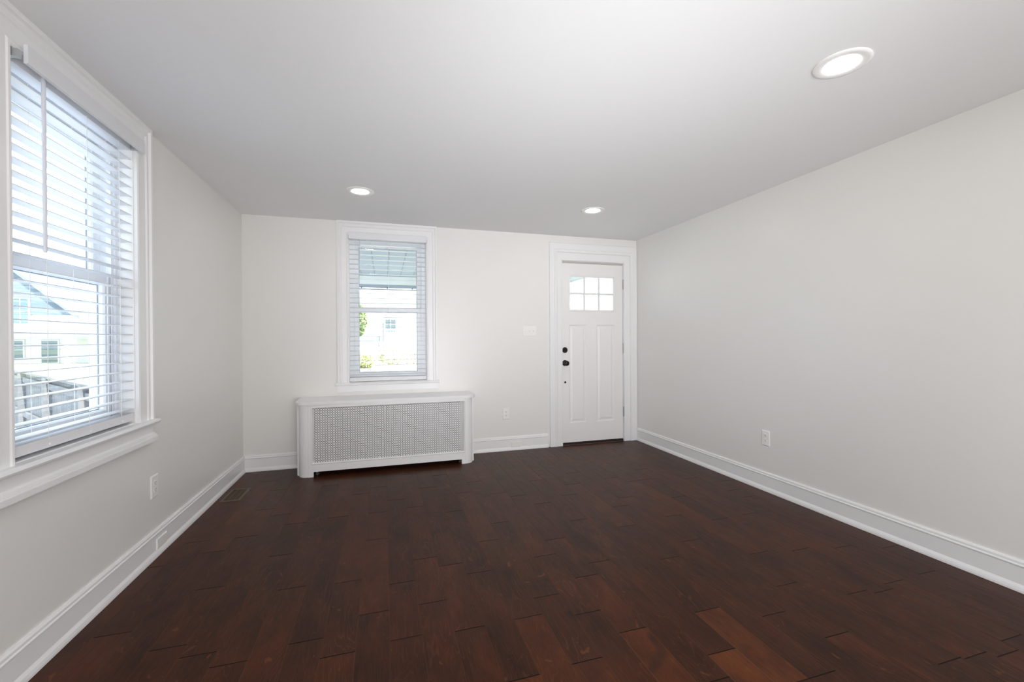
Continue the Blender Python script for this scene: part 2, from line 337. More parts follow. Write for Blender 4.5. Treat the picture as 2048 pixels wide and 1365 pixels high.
# ------------------------------------------------------------------ windows
CP = [(0,0),(0,0.016),(0.006,0.020),(0.014,0.020),(0.018,0.016),(0.060,0.017),(0.064,0.024),(0.075,0.024),(0.079,0.019),(0.086,0.019),(0.090,0.030),(1,0.030),(1,0)]
def window(name, mp, W, cw, head, label, full=True):
    a0, a1, z0, z1 = W
    root = struct(empty(name, mp((a0+a1)/2, 0, z0)), label)
    mq = rel(mp, ((a0+a1)/2, 0, z0)); c = (a0+a1)/2
    def q(a, d, b): return mq(a-c, d, b-z0)
    bm = bmesh.new(); prof = [((cw if o == 1 else o*cw/0.105), d) for o, d in CP]
    # path runs so that outward is away from the opening
    for (path, pr) in ((((a0, z0), (a0, z1)), prof), (((a1, z1), (a1, z0)), prof)):
        pass
    hp = [((head if o >= cw-1e-6 else o*head/cw), d) for o, d in prof]
    rings = []
    for (a, z, sx, sz) in ((a0, z0+0.0, -1, 0), (a0, z1, -1, 1), (a1, z1, 1, 1), (a1, z0+0.0, 1, 0)):
        rings.append([bm.verts.new(q(a+sx*po, d, z+sz*ho)) for (po, d), (ho, _) in zip(prof, hp)])
    k = len(prof)
    for A, B in zip(rings, rings[1:]):
        for j in range(k): bm.faces.new((A[j], A[(j+1) % k], B[(j+1) % k], B[j]))
    bm.faces.new(rings[0]); bm.faces.new(rings[-1])
    link('casing', bm, TRIM, root)
    # deep jamb lining
    bm = bmesh.new(); sweep(bm, q, [(a0, z0), (a0, z1), (a1, z1), (a1, z0)], [(0, -0.001), (0, -WT), (-0.004, -WT), (-0.004, -0.001)], True)
    link('jamb', bm, TRIM, root)
    # stool with rounded nose, apron, cap moulding
    bm = bmesh.new(); run(bm, q, a0-cw-0.018, a1+cw+0.018, [(0.0,z0-0.026),(0.040,z0-0.026),(0.047,z0-0.022),(0.050,z0-0.013),(0.047,z0-0.004),(0.040,z0),(0.0,z0)])
    box(bm, q, a0+0.004, a1-0.004, -0.075, 0.0, z0-0.026, z0-0.0005)
    link('stool', bm, TRIM, root)
    bm = bmesh.new(); run(bm, q, a0-cw-0.002, a1+cw+0.002, [(0,z0-0.026),(0.018,z0-0.026),(0.018,z0-0.085),(0.022,z0-0.090),(0,z0-0.090)])
    link('apron', bm, TRIM, root)
    if full:
        bm = bmesh.new(); run(bm, q, a0-cw-0.014, a1+cw+0.014, [(0,z0-0.075),(0.019,z0-0.075),(0.024,z0-0.084),(0.034,z0-0.091),(0.034,z0-0.096),(0.040,z0-0.098),(0.040,z0-0.120),(0,z0-0.120)])
        link('apron_cap', bm, TRIM, root)
    # vinyl replacement frame
    fw = 0.040
    bm = bmesh.new()
    sweep(bm, q, [(a0+0.004, z0), (a0+0.004, z1), (a1-0.004, z1), (a1-0.004, z0)], [(0, -0.070), (-0.020, -0.070), (-0.020, -0.078), (-fw, -0.078), (-fw, -0.082), (-fw+0.01, -0.082), (-fw+0.01, -0.128), (-fw, -0.128), (-fw, -0.175), (0, -0.175)], True)
    link('window_frame', bm, VINYL, root)
    zm = 1.535
    # lower sash (room side)
    def sash(za, zb, d0, d1, wd, lockrail):
        s0, s1 = a0+fw+0.004, a1-fw-0.004
        bm = bmesh.new()
        sweep(bm, q, [(s0, za), (s0, zb), (s1, zb), (s1, za)], [(0, d0), (-wd+0.006, d0), (-wd, d0-0.008), (-wd, d1+0.008), (-wd+0.006, d1), (0, d1)], True)
        o = link('sash', bm, VINYL, root, bevel=0.0)
        bm = bmesh.new(); m_ = d1+0.008; box(bm, q, s0+wd-0.004, s1-wd+0.004, m_-0.002, m_+0.002, za+wd-0.004, zb-wd+0.004)
        link('pane', bm, GLASS, o)
        bm = bmesh.new(); sweep(bm, q, [(s0+wd, za+wd), (s0+wd, zb-wd), (s1-wd, zb-wd), (s1-wd, za+wd)], [(0.0, m_+0.003), (-0.004, m_+0.003), (-0.004, m_+0.0065), (0.0, m_+0.0065)], True)
        link('gasket', bm, GASK2, o)
        return o
    lo = sash(z0+0.045, zm+0.020, -0.084, -0.124, 0.048, True)
    sash(zm-0.024, z1-fw-0.002, -0.130, -0.168, 0.046, False)
    # dark channel where the sash meets the jamb liner
    bm = bmesh.new()
    for a in (a0+fw-0.0005, a1-fw-0.0035):
        bm = bmesh.new(); box(bm, q, a, a+0.004, -0.100, -0.083, z0+0.03, zm+0.02)
        link('weather_shade_strip', bm, GASKET_GAP, root)
    bm = bmesh.new(); box(bm, q, a0+0.02, a1-0.02, -0.185, -0.07, z0, z0+0.05)
    link('sill', bm, VINYL, root, bevel=0.003)
    return root
window('window_1', left, W1, 0.132, H-W1[3]-0.001, 'tall double hung window with wide white casing in the left wall')
window('window_2', back, W2, 0.105, H-W2[3]-0.001, 'narrow double hung window with white casing above the radiator cover', full=False)
window('added_window', left, W3, 0.132, H-W3[3]-0.001, 'added unseen window behind the camera, letting in fill daylight')

# ------------------------------------------------------------------ blinds
def blind(mp, W, label, ladders, wand_a, wand_len, wand_r, shift, group):
    a0, a1, z0, z1 = W; c = (a0+a1)/2
    root = tag(empty('window_blind', mp(c, 0, z0)), label, 'blind', group)
    mq = rel(mp, (c, 0, z0)); q = lambda a, d, b: mq(a-c, d, b-z0)
    s0, s1 = a0+0.007, a1-0.007
    zt = 2.222
    bm = bmesh.new(); box(bm, q, s0, s1, -0.055, -0.004, zt+0.004, z1-0.002)
    link('head_rail', bm, BLIND, root, bevel=0.002)
    bm = bmesh.new(); pr = [(0.034,zt-0.001),(0.040,zt-0.003),(0.046,zt),(0.047,zt+0.008),(0.047,zt+0.058),(0.046,zt+0.066),(0.040,zt+0.068),(0.034,zt+0.066)]
    run(bm, q, a0+shift[0], a1+shift[1], pr)
    link('valance', bm, BLIND, root)
    for ba in ((a1-0.020, a0+0.003) if mp is left else (a1-0.0135, a0-0.0005)):  # back window brackets jut past the valance, imitating its shadow line on the casing
        bm = bmesh.new(); box(bm, q, ba, ba+0.017, -0.0035, 0.0335, zt+0.008, z1-0.004)
        link('bracket', bm, BRKT, root, bevel=0.001)
    # slats
    bm = bmesh.new(); n = 6; top = []; bot = []
    for i in range(n+1):
        t = i/n; d = -0.055+0.050*t; zc = 0.0022*math.sin(math.pi*t)
        top.append((d, zc+0.0014)); bot.append((d, zc-0.0014))
    run(bm, q, s0, s1, [(d, z0+z) for d, z in top+bot[::-1]])
    s = link('slat', bm, BLIND, root, smooth=False)
    k = 0; z = 0.870; first = True
    while z < zt-0.006:
        if first: o = s; first = False
        else: o = s.copy(); COL.objects.link(o); o.parent = root
        o.location = (0, 0, z-z0); z += 0.0484
    bm = bmesh.new(); box(bm, q, s0, s1, -0.056, -0.003, 0.809, 0.848)
    link('bottom_rail', bm, BLIND, root, bevel=0.003)
    for a in ladders:
        bm = bmesh.new()
        for d in (-0.0565, -0.0035): tube(bm, q(a, d, 0.840), q(a, d, zt+0.01), 0.0011, 6)
        zz = 0.8672
        while zz < zt-0.006: tube(bm, q(a, -0.0565, zz), q(a, -0.0035, zz), 0.0006, 4); zz += 0.0484
        link('ladder_cord', bm, CORD, root)
    for a in ladders:
        bm = bmesh.new(); lathe(bm, [(0.0, 0.0), (0.006, 0.0005), (0.006, 0.003), (0, 0.0035)], q(a+0.004, -0.003, 0.822), Vector(q(0, 1, 0))-Vector(q(0, 0, 0)), 10)
        link('cord_button', bm, CORD, root)
    bm = bmesh.new()
    tube(bm, q(wand_a, 0.008, zt+0.02), q(wand_a, 0.008, zt-wand_len), wand_r, 8)
    tube(bm, q(wand_a, 0.008, zt-wand_len), q(wand_a, 0.008, zt-wand_len-0.01), wand_r*1.05, 8, wand_r*0.8)
    tube(bm, q(wand_a, -0.004, zt+0.012), q(wand_a, 0.008, zt+0.012), 0.002, 6)
    link('tilt_wand', bm, WAND, root, smooth=True)
    return root
blind(left, W1, 'large white slatted blind, open, in the tall left wall window', [2.137, 2.382, 2.625], 2.109, 0.642, 0.0068, (0.027, 0.012), 'open white slatted blinds')
blind(back, W2, 'small white slatted blind, open, in the window above the radiator cover', [-0.280, 0.048, 0.370], -0.225, 0.19, 0.004, (0.006, -0.002), 'open white slatted blinds')

# ------------------------------------------------------------------ entry door
droot = struct(empty('door_1', ((D1[0]+D1[1])/2, BW, 0)), 'white six light entry door with black knob and two raised panels')
dq0 = rel(back, ((D1[0]+D1[1])/2, 0, 0)); dq = lambda a, d, b: dq0(a-(D1[0]+D1[1])/2, d, b)
S0, S1, ZB, ZT = 1.951, 2.735, 0.030, 2.094        # slab
DF = -0.006                                         # face of the slab, just behind the wall plane
panels = [(2.040, 2.258, 0.252, 1.385), (2.390, 2.622, 0.252, 1.385)]
lite = (2.040, 2.628, 1.545, 1.950)
bm = bmesh.new()
xs = sorted({S0, S1, *[p[0] for p in panels], *[p[1] for p in panels], lite[0], lite[1]}); zs = sorted({ZB, ZT, 0.252, 1.385, lite[2], lite[3]})
V = {}
def vv(a, z, d=DF):
    if (a, z, d) not in V: V[a, z, d] = bm.verts.new(dq(a, d, z))
    return V[a, z, d]
for d in (DF, DF-0.044):
    for i in range(len(xs)-1):
        for j in range(len(zs)-1):
            cx, cz = (xs[i]+xs[i+1])/2, (zs[j]+zs[j+1])/2
            if lite[0] < cx < lite[1] and lite[2] < cz < lite[3]: continue
            if d == DF and any(p[0] < cx < p[1] and p[2] < cz < p[3] for p in panels): continue
            bm.faces.new((vv(xs[i], zs[j], d), vv(xs[i+1], zs[j], d), vv(xs[i+1], zs[j+1], d), vv(xs[i], zs[j+1], d)))
def ringf(x0, x1, z0, z1, da, db, ins):
    A = [bm.verts.new(dq(*p)) for p in ((x0, da, z0), (x1, da, z0), (x1, da, z1), (x0, da, z1))]
    x0 += ins; x1 -= ins; z0 += ins; z1 -= ins
    B = [bm.verts.new(dq(*p)) for p in ((x0, db, z0), (x1, db, z0), (x1, db, z1), (x0, db, z1))]
    for q_ in range(4): bm.faces.new((A[q_], A[(q_+1) % 4], B[(q_+1) % 4], B[q_]))
    return x0, x1, z0, z1, B
for p in panels:
    x0, x1, z0, z1 = p
    x0, x1, z0, z1, _ = ringf(x0, x1, z0, z1, DF, DF-0.010, 0.011)
    x0, x1, z0, z1, _ = ringf(x0, x1, z0, z1, DF-0.010, DF-0.010, 0.010)
    x0, x1, z0, z1, B = ringf(x0, x1, z0, z1, DF-0.010, DF-0.002, 0.022)
    bm.faces.new(B)
for (a, b_) in ((S0, S1),):
    for x in (S0, S1): bm.faces.new([bm.verts.new(dq(x, d, z)) for d, z in ((DF, ZB), (DF-0.044, ZB), (DF-0.044, ZT), (DF, ZT))])
    for z in (ZB, ZT): bm.faces.new([bm.verts.new(dq(x, d, z)) for x, d in ((S0, DF), (S0, DF-0.044), (S1, DF-0.044), (S1, DF))])
x0, x1, z0, z1 = lite
for A_, B_ in (((x0, z0), (x1, z0)), ((x1, z0), (x1, z1)), ((x1, z1), (x0, z1)), ((x0, z1), (x0, z0))):
    bm.faces.new([bm.verts.new(dq(*q_)) for q_ in ((A_[0], DF, A_[1]), (B_[0], DF, B_[1]), (B_[0], DF-0.044, B_[1]), (A_[0], DF-0.044, A_[1]))])
bmesh.ops.remove_doubles(bm, verts=bm.verts, dist=1e-5)
slab = link('door_slab', bm, DOORP, droot)
bm = bmesh.new()
gx = (2.053, 2.614); gz = (1.560, 1.936)
sweep(bm, dq, [(gx[0], gz[0]), (gx[0], gz[1]), (gx[1], gz[1]), (gx[1], gz[0])], [(0.024, DF), (0.020, DF+0.006), (0.006, DF+0.008), (0.0, DF+0.002), (0.0, DF-0.018), (0.012, DF-0.018), (0.012, DF-0.0005)], True)
link('lite_frame', bm, DOORP, droot)
bm = bmesh.new(); wx = (gx[1]-gx[0])/3
for i in (1, 2): sweep(bm, dq, [(gx[0]+i*wx, gz[0]), (gx[0]+i*wx, gz[1])], [(-0.012, DF-0.010), (-0.007, DF-0.001), (0.007, DF-0.001), (0.012, DF-0.010), (0.012, DF-0.016), (-0.012, DF-0.016)])
zc = (gz[0]+gz[1])/2-0.002
sweep(bm, dq, [(gx[0], zc), (gx[1], zc)], [(-0.012, DF-0.0102), (-0.007, DF-0.0012), (0.007, DF-0.0012), (0.012, DF-0.0102), (0.012, DF-0.0158), (-0.012, DF-0.0158)])
link('muntins', bm, DOORP, droot)
bm = bmesh.new(); box(bm, dq, gx[0]-0.011, gx[1]+0.011, DF-0.026, DF-0.020, gz[0]-0.011, gz[1]+0.011); link('pane', bm, GLASS, droot)
nrm = (0, -1, 0)
kx, kz = 1.985, 0.945
bm = bmesh.new(); lathe(bm, [(0,0),(0.033,0),(0.034,0.004),(0.030,0.009),(0.017,0.012),(0.013,0.016),(0.012,0.030),(0.018,0.036),(0.027,0.044),(0.030,0.054),(0.028,0.063),(0.019,0.070),(0,0.072)], dq(kx, DF, kz), nrm)
link('door_knob', bm, BLACK, droot, smooth=True)['label'] = 'round black door knob'
bm = bmesh.new(); lathe(bm, [(0,0),(0.032,0),(0.033,0.006),(0.029,0.013),(0,0.014)], dq(kx, DF, 1.094), nrm); box(bm, dq, kx-0.004, kx+0.004, DF+0.013, DF+0.026, 1.094-0.016, 1.094+0.016)
link('deadbolt', bm, BLACK, droot, smooth=True)['label'] = 'black deadbolt with thumb turn'
bm = bmesh.new(); lathe(bm, [(0,0),(0.012,0),(0.0125,0.002),(0.010,0.004),(0,0.004)], dq(1.988, DF, 0.724), nrm)
link('lock_hole_plug', bm, BLACK, droot, smooth=True)
for hz in (1.867, 1.106, 0.350):
    bm = bmesh.new()
    for k_ in range(5):
        zz = hz-0.055+k_*0.022; tube(bm, dq(2.7395, 0.004, zz+0.0008), dq(2.7395, 0.004, zz+0.0212), 0.0062, 12)
    tube(bm, dq(2.7395, 0.004, hz+0.055), dq(2.7395, 0.004, hz+0.059), 0.0045, 12); tube(bm, dq(2.7395, 0.004, hz-0.059), dq(2.7395, 0.004, hz-0.055), 0.0045, 12)
    box(bm, dq, 2.712, 2.7385, DF+0.0003, DF+0.0018, hz-0.055, hz+0.055) if False else None
    link('hinge', bm, STEEL, droot, smooth=True)
# jamb with stop
bm = bmesh.new(); sweep(bm, dq, [(D1[0], 0.0), (D1[0], D1[3]), (D1[1], D1[3]), (D1[1], 0.0)], [(0.0, 0.0), (-0.0025, 0.0), (-0.0025, -0.054), (-0.016, -0.054), (-0.016, -0.09), (-0.0025, -0.09), (-0.0025, -WT), (0, -WT)])
link('door_jamb', bm, TRIM, droot)
bm = bmesh.new(); box(bm, dq, D1[0]+0.003, D1[1]-0.003, -0.004, -0.052, ZT+0.003, D1[3]-0.003); 
link('weather_shade_strip', bm, mat('head_stop', (0.50, 0.48, 0.46), 0.6), droot)
bm = bmesh.new(); box(bm, dq, D1[0]+0.002, D1[1]-0.002, -WT-0.02, -0.002, -0.01, 0.016); box(bm, dq, D1[0]+0.002, D1[1]-0.002, -0.05, -0.012, 0.016, 0.0285)
link('threshold', bm, THRESH, droot)
bm = bmesh.new(); box(bm, dq, 2.7357, 2.7390, -0.05, -0.016, ZB, ZT)  # dark strip standing in for the shade inside the hinge side gap
link('weather_shade_strip', bm, GASKET_GAP, droot)
# casing: two stepped boards; right leg dies into the side wall
t1 = struct(empty('trim_1', ((D1[0]+D1[1])/2, BW, 0)), 'white stepped casing around the entry door')
bm = bmesh.new()
DC = [(0.0,0.0),(0.0,0.016),(0.004,0.020),(0.010,0.020),(0.013,0.016),(0.058,0.019),(0.062,0.019),(0.064,0.014),(0.068,0.014),(0.070,0.024),(0.074,0.029),(0.094,0.029),(0.098,0.022),(0.150,0.021),(0.154,0.016),(0.154,0.0)]
rings = []
hmap = lambda o: o*(0.200/0.154)
rmap = lambda o: o*(RW-D1[1]-0.003)/0.154
for (a, z, sx, sz) in ((D1[0], 0.0, -1, 0), (D1[0], D1[3], -1, 1), (D1[1], D1[3], 1, 1), (D1[1], 0.0, 1, 0)):
    rings.append([bm.verts.new(dq(a+(sx*o if sx < 0 else rmap(o)), d, z+(hmap(o) if sz else 0))) for o, d in DC])
k = len(DC)
for A, B in zip(rings, rings[1:]):
    for j in range(k): bm.faces.new((A[j], A[(j+1) % k], B[(j+1) % k], B[j]))
bm.faces.new(rings[0]); bm.faces.new(rings[-1])
link('door_casing', bm, TRIM, t1)

# ------------------------------------------------------------------ radiator cover
RX0, RX1, RY, RZ = -0.757, 0.860, 4.180, 0.672
cov = tag(empty('radiator_cover', ((RX0+RX1)/2, BW-0.18, 0)), 'white radiator cover with perforated metal grille under the back window', 'radiator cover')
org = Vector(((RX0+RX1)/2, BW-0.18, 0))
cq = lambda x, y, z: tuple(Vector((x, y, z))-org)
def prism(bm, pts, z0, z1):
    A = [bm.verts.new(cq(x, y, z0)) for x, y in pts]; B = [bm.verts.new(cq(x, y, z1)) for x, y in pts]
    n = len(pts)
    for i in range(n): bm.faces.new((A[i], A[(i+1) % n], B[(i+1) % n], B[i]))
    bm.faces.new(A); bm.faces.new(B)
# corner columns (quarter round with narrow reeds) and side panels
for s in (-1, 1):
    ex = RX0 if s < 0 else RX1
    X = lambda x: ex - s*x                      # x measured inward from the end
    pts = [(X(0.016), 4.268)]
    for i in range(0, 11):
        t = math.pi/2*i/10; pts.append((X(0.094-0.078*math.cos(t)), 4.262-0.078*math.sin(t)))
    pts += [(X(0.094), 4.181), (X(0.099), 4.184), (X(0.104), 4.181), (X(0.104), 4.200), (X(0.094), 4.205)]
    for i in range(10, -1, -1):
        t = math.pi/2*i/10; pts.append((X(0.094-0.060*math.cos(t)), 4.262-0.060*math.sin(t)))
    pts.append((X(0.034), 4.268))
    bm = bmesh.new(); prism(bm, pts, 0.0, RZ-0.026); link('corner_post', bm, TRIM, cov)
    bm = bmesh.new(); prism(bm, [(X(0), 4.268), (X(0.022), 4.268), (X(0.022), BW-0.026), (X(0), BW-0.026)], 0.0, RZ-0.026); 
    link('side_panel', bm, TRIM, cov, bevel=0.002)
# front frame
fx0, fx1 = RX0+0.104, RX1-0.104
gx0, gx1, gz0, gz1 = -0.627, 0.757, 0.115, 0.622
bm = bmesh.new()
fr = lambda a, d, b: cq(a, RY-d, b)
holed_plate(bm, fr, fx0, fx1, 0.0, RZ-0.026, -0.020, 0.0, [(gx0, gx1, gz0, gz1), (fx0+0.042, fx1-0.012-0.020, -0.01, 0.046)])
link('front_frame', bm, TRIM, cov, bevel=0.0012)
bm = bmesh.new(); sweep(bm, fr, [(gx0, gz0), (gx0, gz1), (gx1, gz1), (gx1, gz0)], [(0.004, 0.001), (-0.002, 0.004), (-0.007, 0.001), (-0.009, -0.008), (0.004, -0.008)], True)
link('grille_bead', bm, TRIM, cov)
# perforated sheet: rosettes on a square lattice with pips between, real openings
P = 0.0212; bm = bmesh.new(); VC = {}
def gv(x, z):
    key = (round(x*1e5), round(z*1e5))
    if key not in VC: VC[key] = bm.verts.new(fr(x, -0.010, z))
    return VC[key]
nx = int((gx1-gx0)/P)+2; nz = int((gz1-gz0)/P)+2
ox, oz = gx0-0.004, gz0-0.004
def lens(cx, cz, vertical):
    h = P/2
    outer = [(0, h), (h/2, h/2), (h, 0), (h/2, -h/2), (0, -h), (-h/2, -h/2), (-h, 0), (-h/2, h/2)]
    a, b_, c_ = 0.0083, 0.0035, 0.0050           # half length, half width, shoulder
    inner = [(0, a), (b_*0.95, a*0.48), (b_*0.62, 0), (b_*0.95, -a*0.48), (0, -a), (-b_*0.95, -a*0.48), (-b_*0.62, 0), (-b_*0.95, a*0.48)]
    if not vertical: inner = [(z, x) for x, z in inner]; inner = [inner[(2-i) % 8] if False else p_ for i, p_ in enumerate(inner)]
    if not vertical:
        inner = sorted(inner, key=lambda p_: -math.atan2(p_[1], p_[0])); st = min(range(8), key=lambda i: abs(math.atan2(inner[i][1], inner[i][0])-math.pi/2)); inner = inner[st:]+inner[:st]
    O = [gv(cx+x, cz+z) for x, z in outer]; I = [bm.verts.new(fr(cx+x, -0.010, cz+z)) for x, z in inner]
    for i in range(8): bm.faces.new((O[i], O[(i+1) % 8], I[(i+1) % 8], I[i]))
for i in range(nx):
    for j in range(nz):
        cx, cz = ox+i*P, oz+j*P
        if cx+P < gx1+0.02: lens(cx+P/2, cz, True)
        if cz+P < gz1+0.02: lens(cx, cz+P/2, False)
g = link('grille_sheet', bm, TRIM, cov)
sm = g.modifiers.new('thick', 'SOLIDIFY'); sm.thickness = 0.0009; sm.offset = 0
# top board with clipped, rounded corners
bm = bmesh.new(); e = 0.010
pts = [(RX0-e, BW-0.001), (RX0-e, 4.262)]
for i in range(0, 9):
    t = math.pi/2*i/8; pts.append((RX0-e+0.086-0.086*math.cos(t), 4.256-0.086*math.sin(t)))
for i in range(8, -1, -1):
    t = math.pi/2*i/8; pts.append((RX1+e-0.086+0.086*math.cos(t), 4.256-0.086*math.sin(t)))
pts += [(RX1+e, 4.262), (RX1+e, BW-0.001)]
prism(bm, pts, RZ-0.025, RZ+0.001); link('top_board', bm, TRIM, cov, bevel=0.004)

# radiator inside
rad = tag(empty('radiator', (0.05, 4.38, 0)), 'dark metal radiator standing inside the white cover, small round feet showing below', 'radiator')
ro = Vector((0.05, 4.38, 0)); rq = lambda x, y, z: tuple(Vector((x, y, z))-ro)
bm = bmesh.new(); nsec = 26
for i in range(nsec):
    x = -0.60+1.31*i/(nsec-1)
    for y in (4.33, 4.38, 4.43): tube(bm, rq(x, y, 0.10), rq(x, y, 0.57), 0.022, 8)
    box(bm, rq, x-0.022, x+0.022, 4.315, 4.445, 0.55, 0.585); box(bm, rq, x-0.022, x+0.022, 4.315, 4.445, 0.075, 0.11)
link('radiator_sections', bm, IRON, rad)
for x in (-0.592, 0.722):
    for y in (4.262, 4.44):
        bm = bmesh.new(); lathe(bm, [(0,0),(0.016,0),(0.017,0.006),(0.009,0.014),(0.012,0.028),(0.014,0.040),(0.010,0.054),(0.010,0.082),(0,0.082)], rq(x, y, 0), (0,0,1), 16)
        if y < 4.3: box(bm, rq, x-0.012, x+0.012, y, 4.33, 0.070, 0.086)
        link('foot', bm, CHROME, rad, smooth=True)

# ------------------------------------------------------------------ electrical plates
def plate(mp, a, b, wd, ht, name, label, cat, kind, d=0.0, group=None):
    root = tag(empty(name, mp(a, d, b)), label, cat, group)
    mq = rel(mp, (a, d, b))
    bm = bmesh.new()
    x, z = wd/2, ht/2
    A = [bm.verts.new(mq(*p)) for p in ((-x, 0.0005, -z), (x, 0.0005, -z), (x, 0.0005, z), (-x, 0.0005, z))]
    B = [bm.verts.new(mq(*p)) for p in ((-x, 0.003, -z), (x, 0.003, -z), (x, 0.003, z), (-x, 0.003, z))]
    e = 0.005; Cc = [bm.verts.new(mq(*p)) for p in ((-x+e, 0.0065, -z+e), (x-e, 0.0065, -z+e), (x-e, 0.0065, z-e), (-x+e, 0.0065, z-e))]
    for P_, Q in ((A, B), (B, Cc)):
        for i in range(4): bm.faces.new((P_[i], P_[(i+1) % 4], Q[(i+1) % 4], Q[i]))
    bm.faces.new(Cc); bm.faces.new(A)
    link('cover_plate', bm, PLATE, root)
    out = Vector(mq(0, 1, 0))
    if kind == 'outlet':
        for dz in (0.0195, -0.0195):
            bm = bmesh.new(); pts = []
            for i in range(24):
                t = 2*math.pi*i/24; pts.append((0.0172*math.cos(t), max(-0.0135, min(0.0135, 0.0172*math.sin(t)))))
            Aa = [bm.verts.new(mq(px, 0.0066, dz+pz)) for px, pz in pts]; Bb = [bm.verts.new(mq(px*0.97, 0.0086, dz+pz*0.97)) for px, pz in pts]
            for i in range(24): bm.faces.new((Aa[i], Aa[(i+1) % 24], Bb[(i+1) % 24], Bb[i]))
            bm.faces.new(Bb)
            rc = link('receptacle', bm, PLATE, root)
            for px, hh in ((-0.0064, 0.0045), (0.0064, 0.0037)):
                bm = bmesh.new(); box(bm, mq, px-0.0013, px+0.0013, 0.0080, 0.0089, dz+0.0035-hh, dz+0.0035+hh)
                link('slot', bm, SLOT, rc)
            bm = bmesh.new(); lathe(bm, [(0, 0), (0.0027, 0), (0.0027, 0.0005), (0, 0.0005)], mq(0, 0.0084, dz-0.0075), out, 10)
            link('ground_hole', bm, SLOT, rc)
        bm = bmesh.new(); lathe(bm, [(0.003, 0), (0.003, 0.001), (0, 0.0014)], mq(0, 0.0066, 0), out, 12); link('screw', bm, PLATE, root)
    if kind == 'switch':
        for dx in (-0.046, 0, 0.046):
            bm = bmesh.new(); box(bm, mq, dx-0.0055, dx+0.0055, 0.0064, 0.0076, -0.0125, 0.0125)
            sw = link('switch_toggle', bm, PLATE, root)
            bm = bmesh.new(); v = [(-0.0045,0.007,-0.006),(0.0045,0.007,-0.006),(0.0045,0.007,0.006),(-0.0045,0.007,0.006)]
            t_ = [(-0.004,0.018,-0.0100),(0.004,0.018,-0.0100),(0.004,0.0195,-0.0035),(-0.004,0.0195,-0.0035)]
            Aa = [bm.verts.new(mq(dx+p[0], p[1], p[2])) for p in v]; Bb = [bm.verts.new(mq(dx+p[0], p[1], p[2])) for p in t_]
            for i in range(4): bm.faces.new((Aa[i], Aa[(i+1) % 4], Bb[(i+1) % 4], Bb[i]))
            bm.faces.new(Bb); bm.faces.new(Aa); link('lever', bm, PLATE, sw)
            for dz in (-0.030, 0.030):
                bm = bmesh.new(); lathe(bm, [(0.0028, 0), (0.0028, 0.0009), (0, 0.0012)], mq(dx, 0.0066, dz), out, 10)
                link('screw', bm, PLATE, root)
    return root
plate(left, 2.923, 0.398, 0.078, 0.128, 'wall_outlet', 'white outlet low on the left wall beyond the large window', 'outlet', 'outlet')
plate(back, 1.279, 0.404, 0.073, 0.122, 'wall_outlet', 'white outlet on the back wall between radiator cover and door', 'outlet', 'outlet')
plate(right, 2.714, 0.420, 0.073, 0.122, 'wall_outlet', 'white outlet alone on the right wall', 'outlet', 'outlet')
plate(back, 1.556, 1.312, 0.163, 0.116, 'light_switch', 'white triple light switch on the back wall left of the door', 'light switch', 'switch')
plate(left, 2.970, 0.066, 0.118, 0.062, 'blank_plate', 'small blank white plate on the left baseboard below the outlet', 'cover plate', 'blank', d=0.0126)
plate(back, 1.391, 0.062, 0.108, 0.060, 'blank_plate', 'small blank white plate on the back baseboard beside the door', 'cover plate', 'blank', d=0.0126)

# ------------------------------------------------------------------ floor register
RGX, RGY = (-1.205, -1.060), (3.735, 4.030)
rg = tag(empty('floor_register', ((RGX[0]+RGX[1])/2, (RGY[0]+RGY[1])/2, 0)), 'bronze floor register vent set in the dark floor near the left wall', 'floor vent')
go = Vector(((RGX[0]+RGX[1])/2, (RGY[0]+RGY[1])/2, 0)); gq = lambda a, d, b: tuple(Vector((a, b, d))-go)
bm = bmesh.new(); sweep(bm, gq, [(RGX[0]+0.022, RGY[0]+0.022), (RGX[0]+0.022, RGY[1]-0.022), (RGX[1]-0.022, RGY[1]-0.022), (RGX[1]-0.022, RGY[0]+0.022)], [(0.0, 0.001), (0.0, 0.0045), (0.018, 0.0045), (0.022, 0.001)], True)
link('register_frame', bm, BRASS, rg)
bm = bmesh.new()
for i in range(22):
    y = RGY[0]+0.026+(RGY[1]-RGY[0]-0.052)*i/21
    box(bm, gq, RGX[0]+0.022, RGX[1]-0.022, 0.0012, 0.0030, y-0.0022, y+0.0022)
for x in (-1.155, -1.110): box(bm, gq, x-0.002, x+0.002, 0.0012, 0.0034, RGY[0]+0.022, RGY[1]-0.022)
link('louvers', bm, BRASS, rg)
bm = bmesh.new(); box(bm, gq, RGX[0]+0.02, RGX[1]-0.02, 0.0002, 0.0009, RGY[0]+0.02, RGY[1]-0.02); link('duct_opening', bm, DARK, rg)

# ------------------------------------------------------------------ recessed lights
def lamp_fixture():
    root = empty('recessed_light')
    bm = bmesh.new(); lathe(bm, [(0.104,0.0),(0.105,-0.003),(0.101,-0.006),(0.092,-0.0075),(0.072,-0.006),(0.064,-0.0035),(0.061,-0.002),(0.061,0.0)], (0,0,0), (0,0,1), 48)
    link('lamp_trim', bm, LAMPW, root, smooth=True)
    bm = bmesh.new(); lathe(bm, [(0.0635,-0.0036),(0.050,-0.0040),(0,-0.0042)], (0,0,0), (0,0,1), 48); link('diffuser', bm, GLOW, root)
    return root
proto = lamp_fixture()
spots = [(1.893, 1.370, 'large looking round recessed light nearest the camera, right side of ceiling'),
         (-0.172, 3.600, 'round recessed light in the ceiling in front of the back window'),
         (1.842, 3.568, 'round recessed light in the ceiling in front of the entry door'),
         (-0.172, 1.370, 'round recessed light in the ceiling just above the camera view'),
         (1.893, -0.900, 'added unseen round recessed light behind the camera on the right'),  # rear pair added out of view to help light the room
         (-0.172, -0.900, 'added unseen round recessed light behind the camera on the left')]
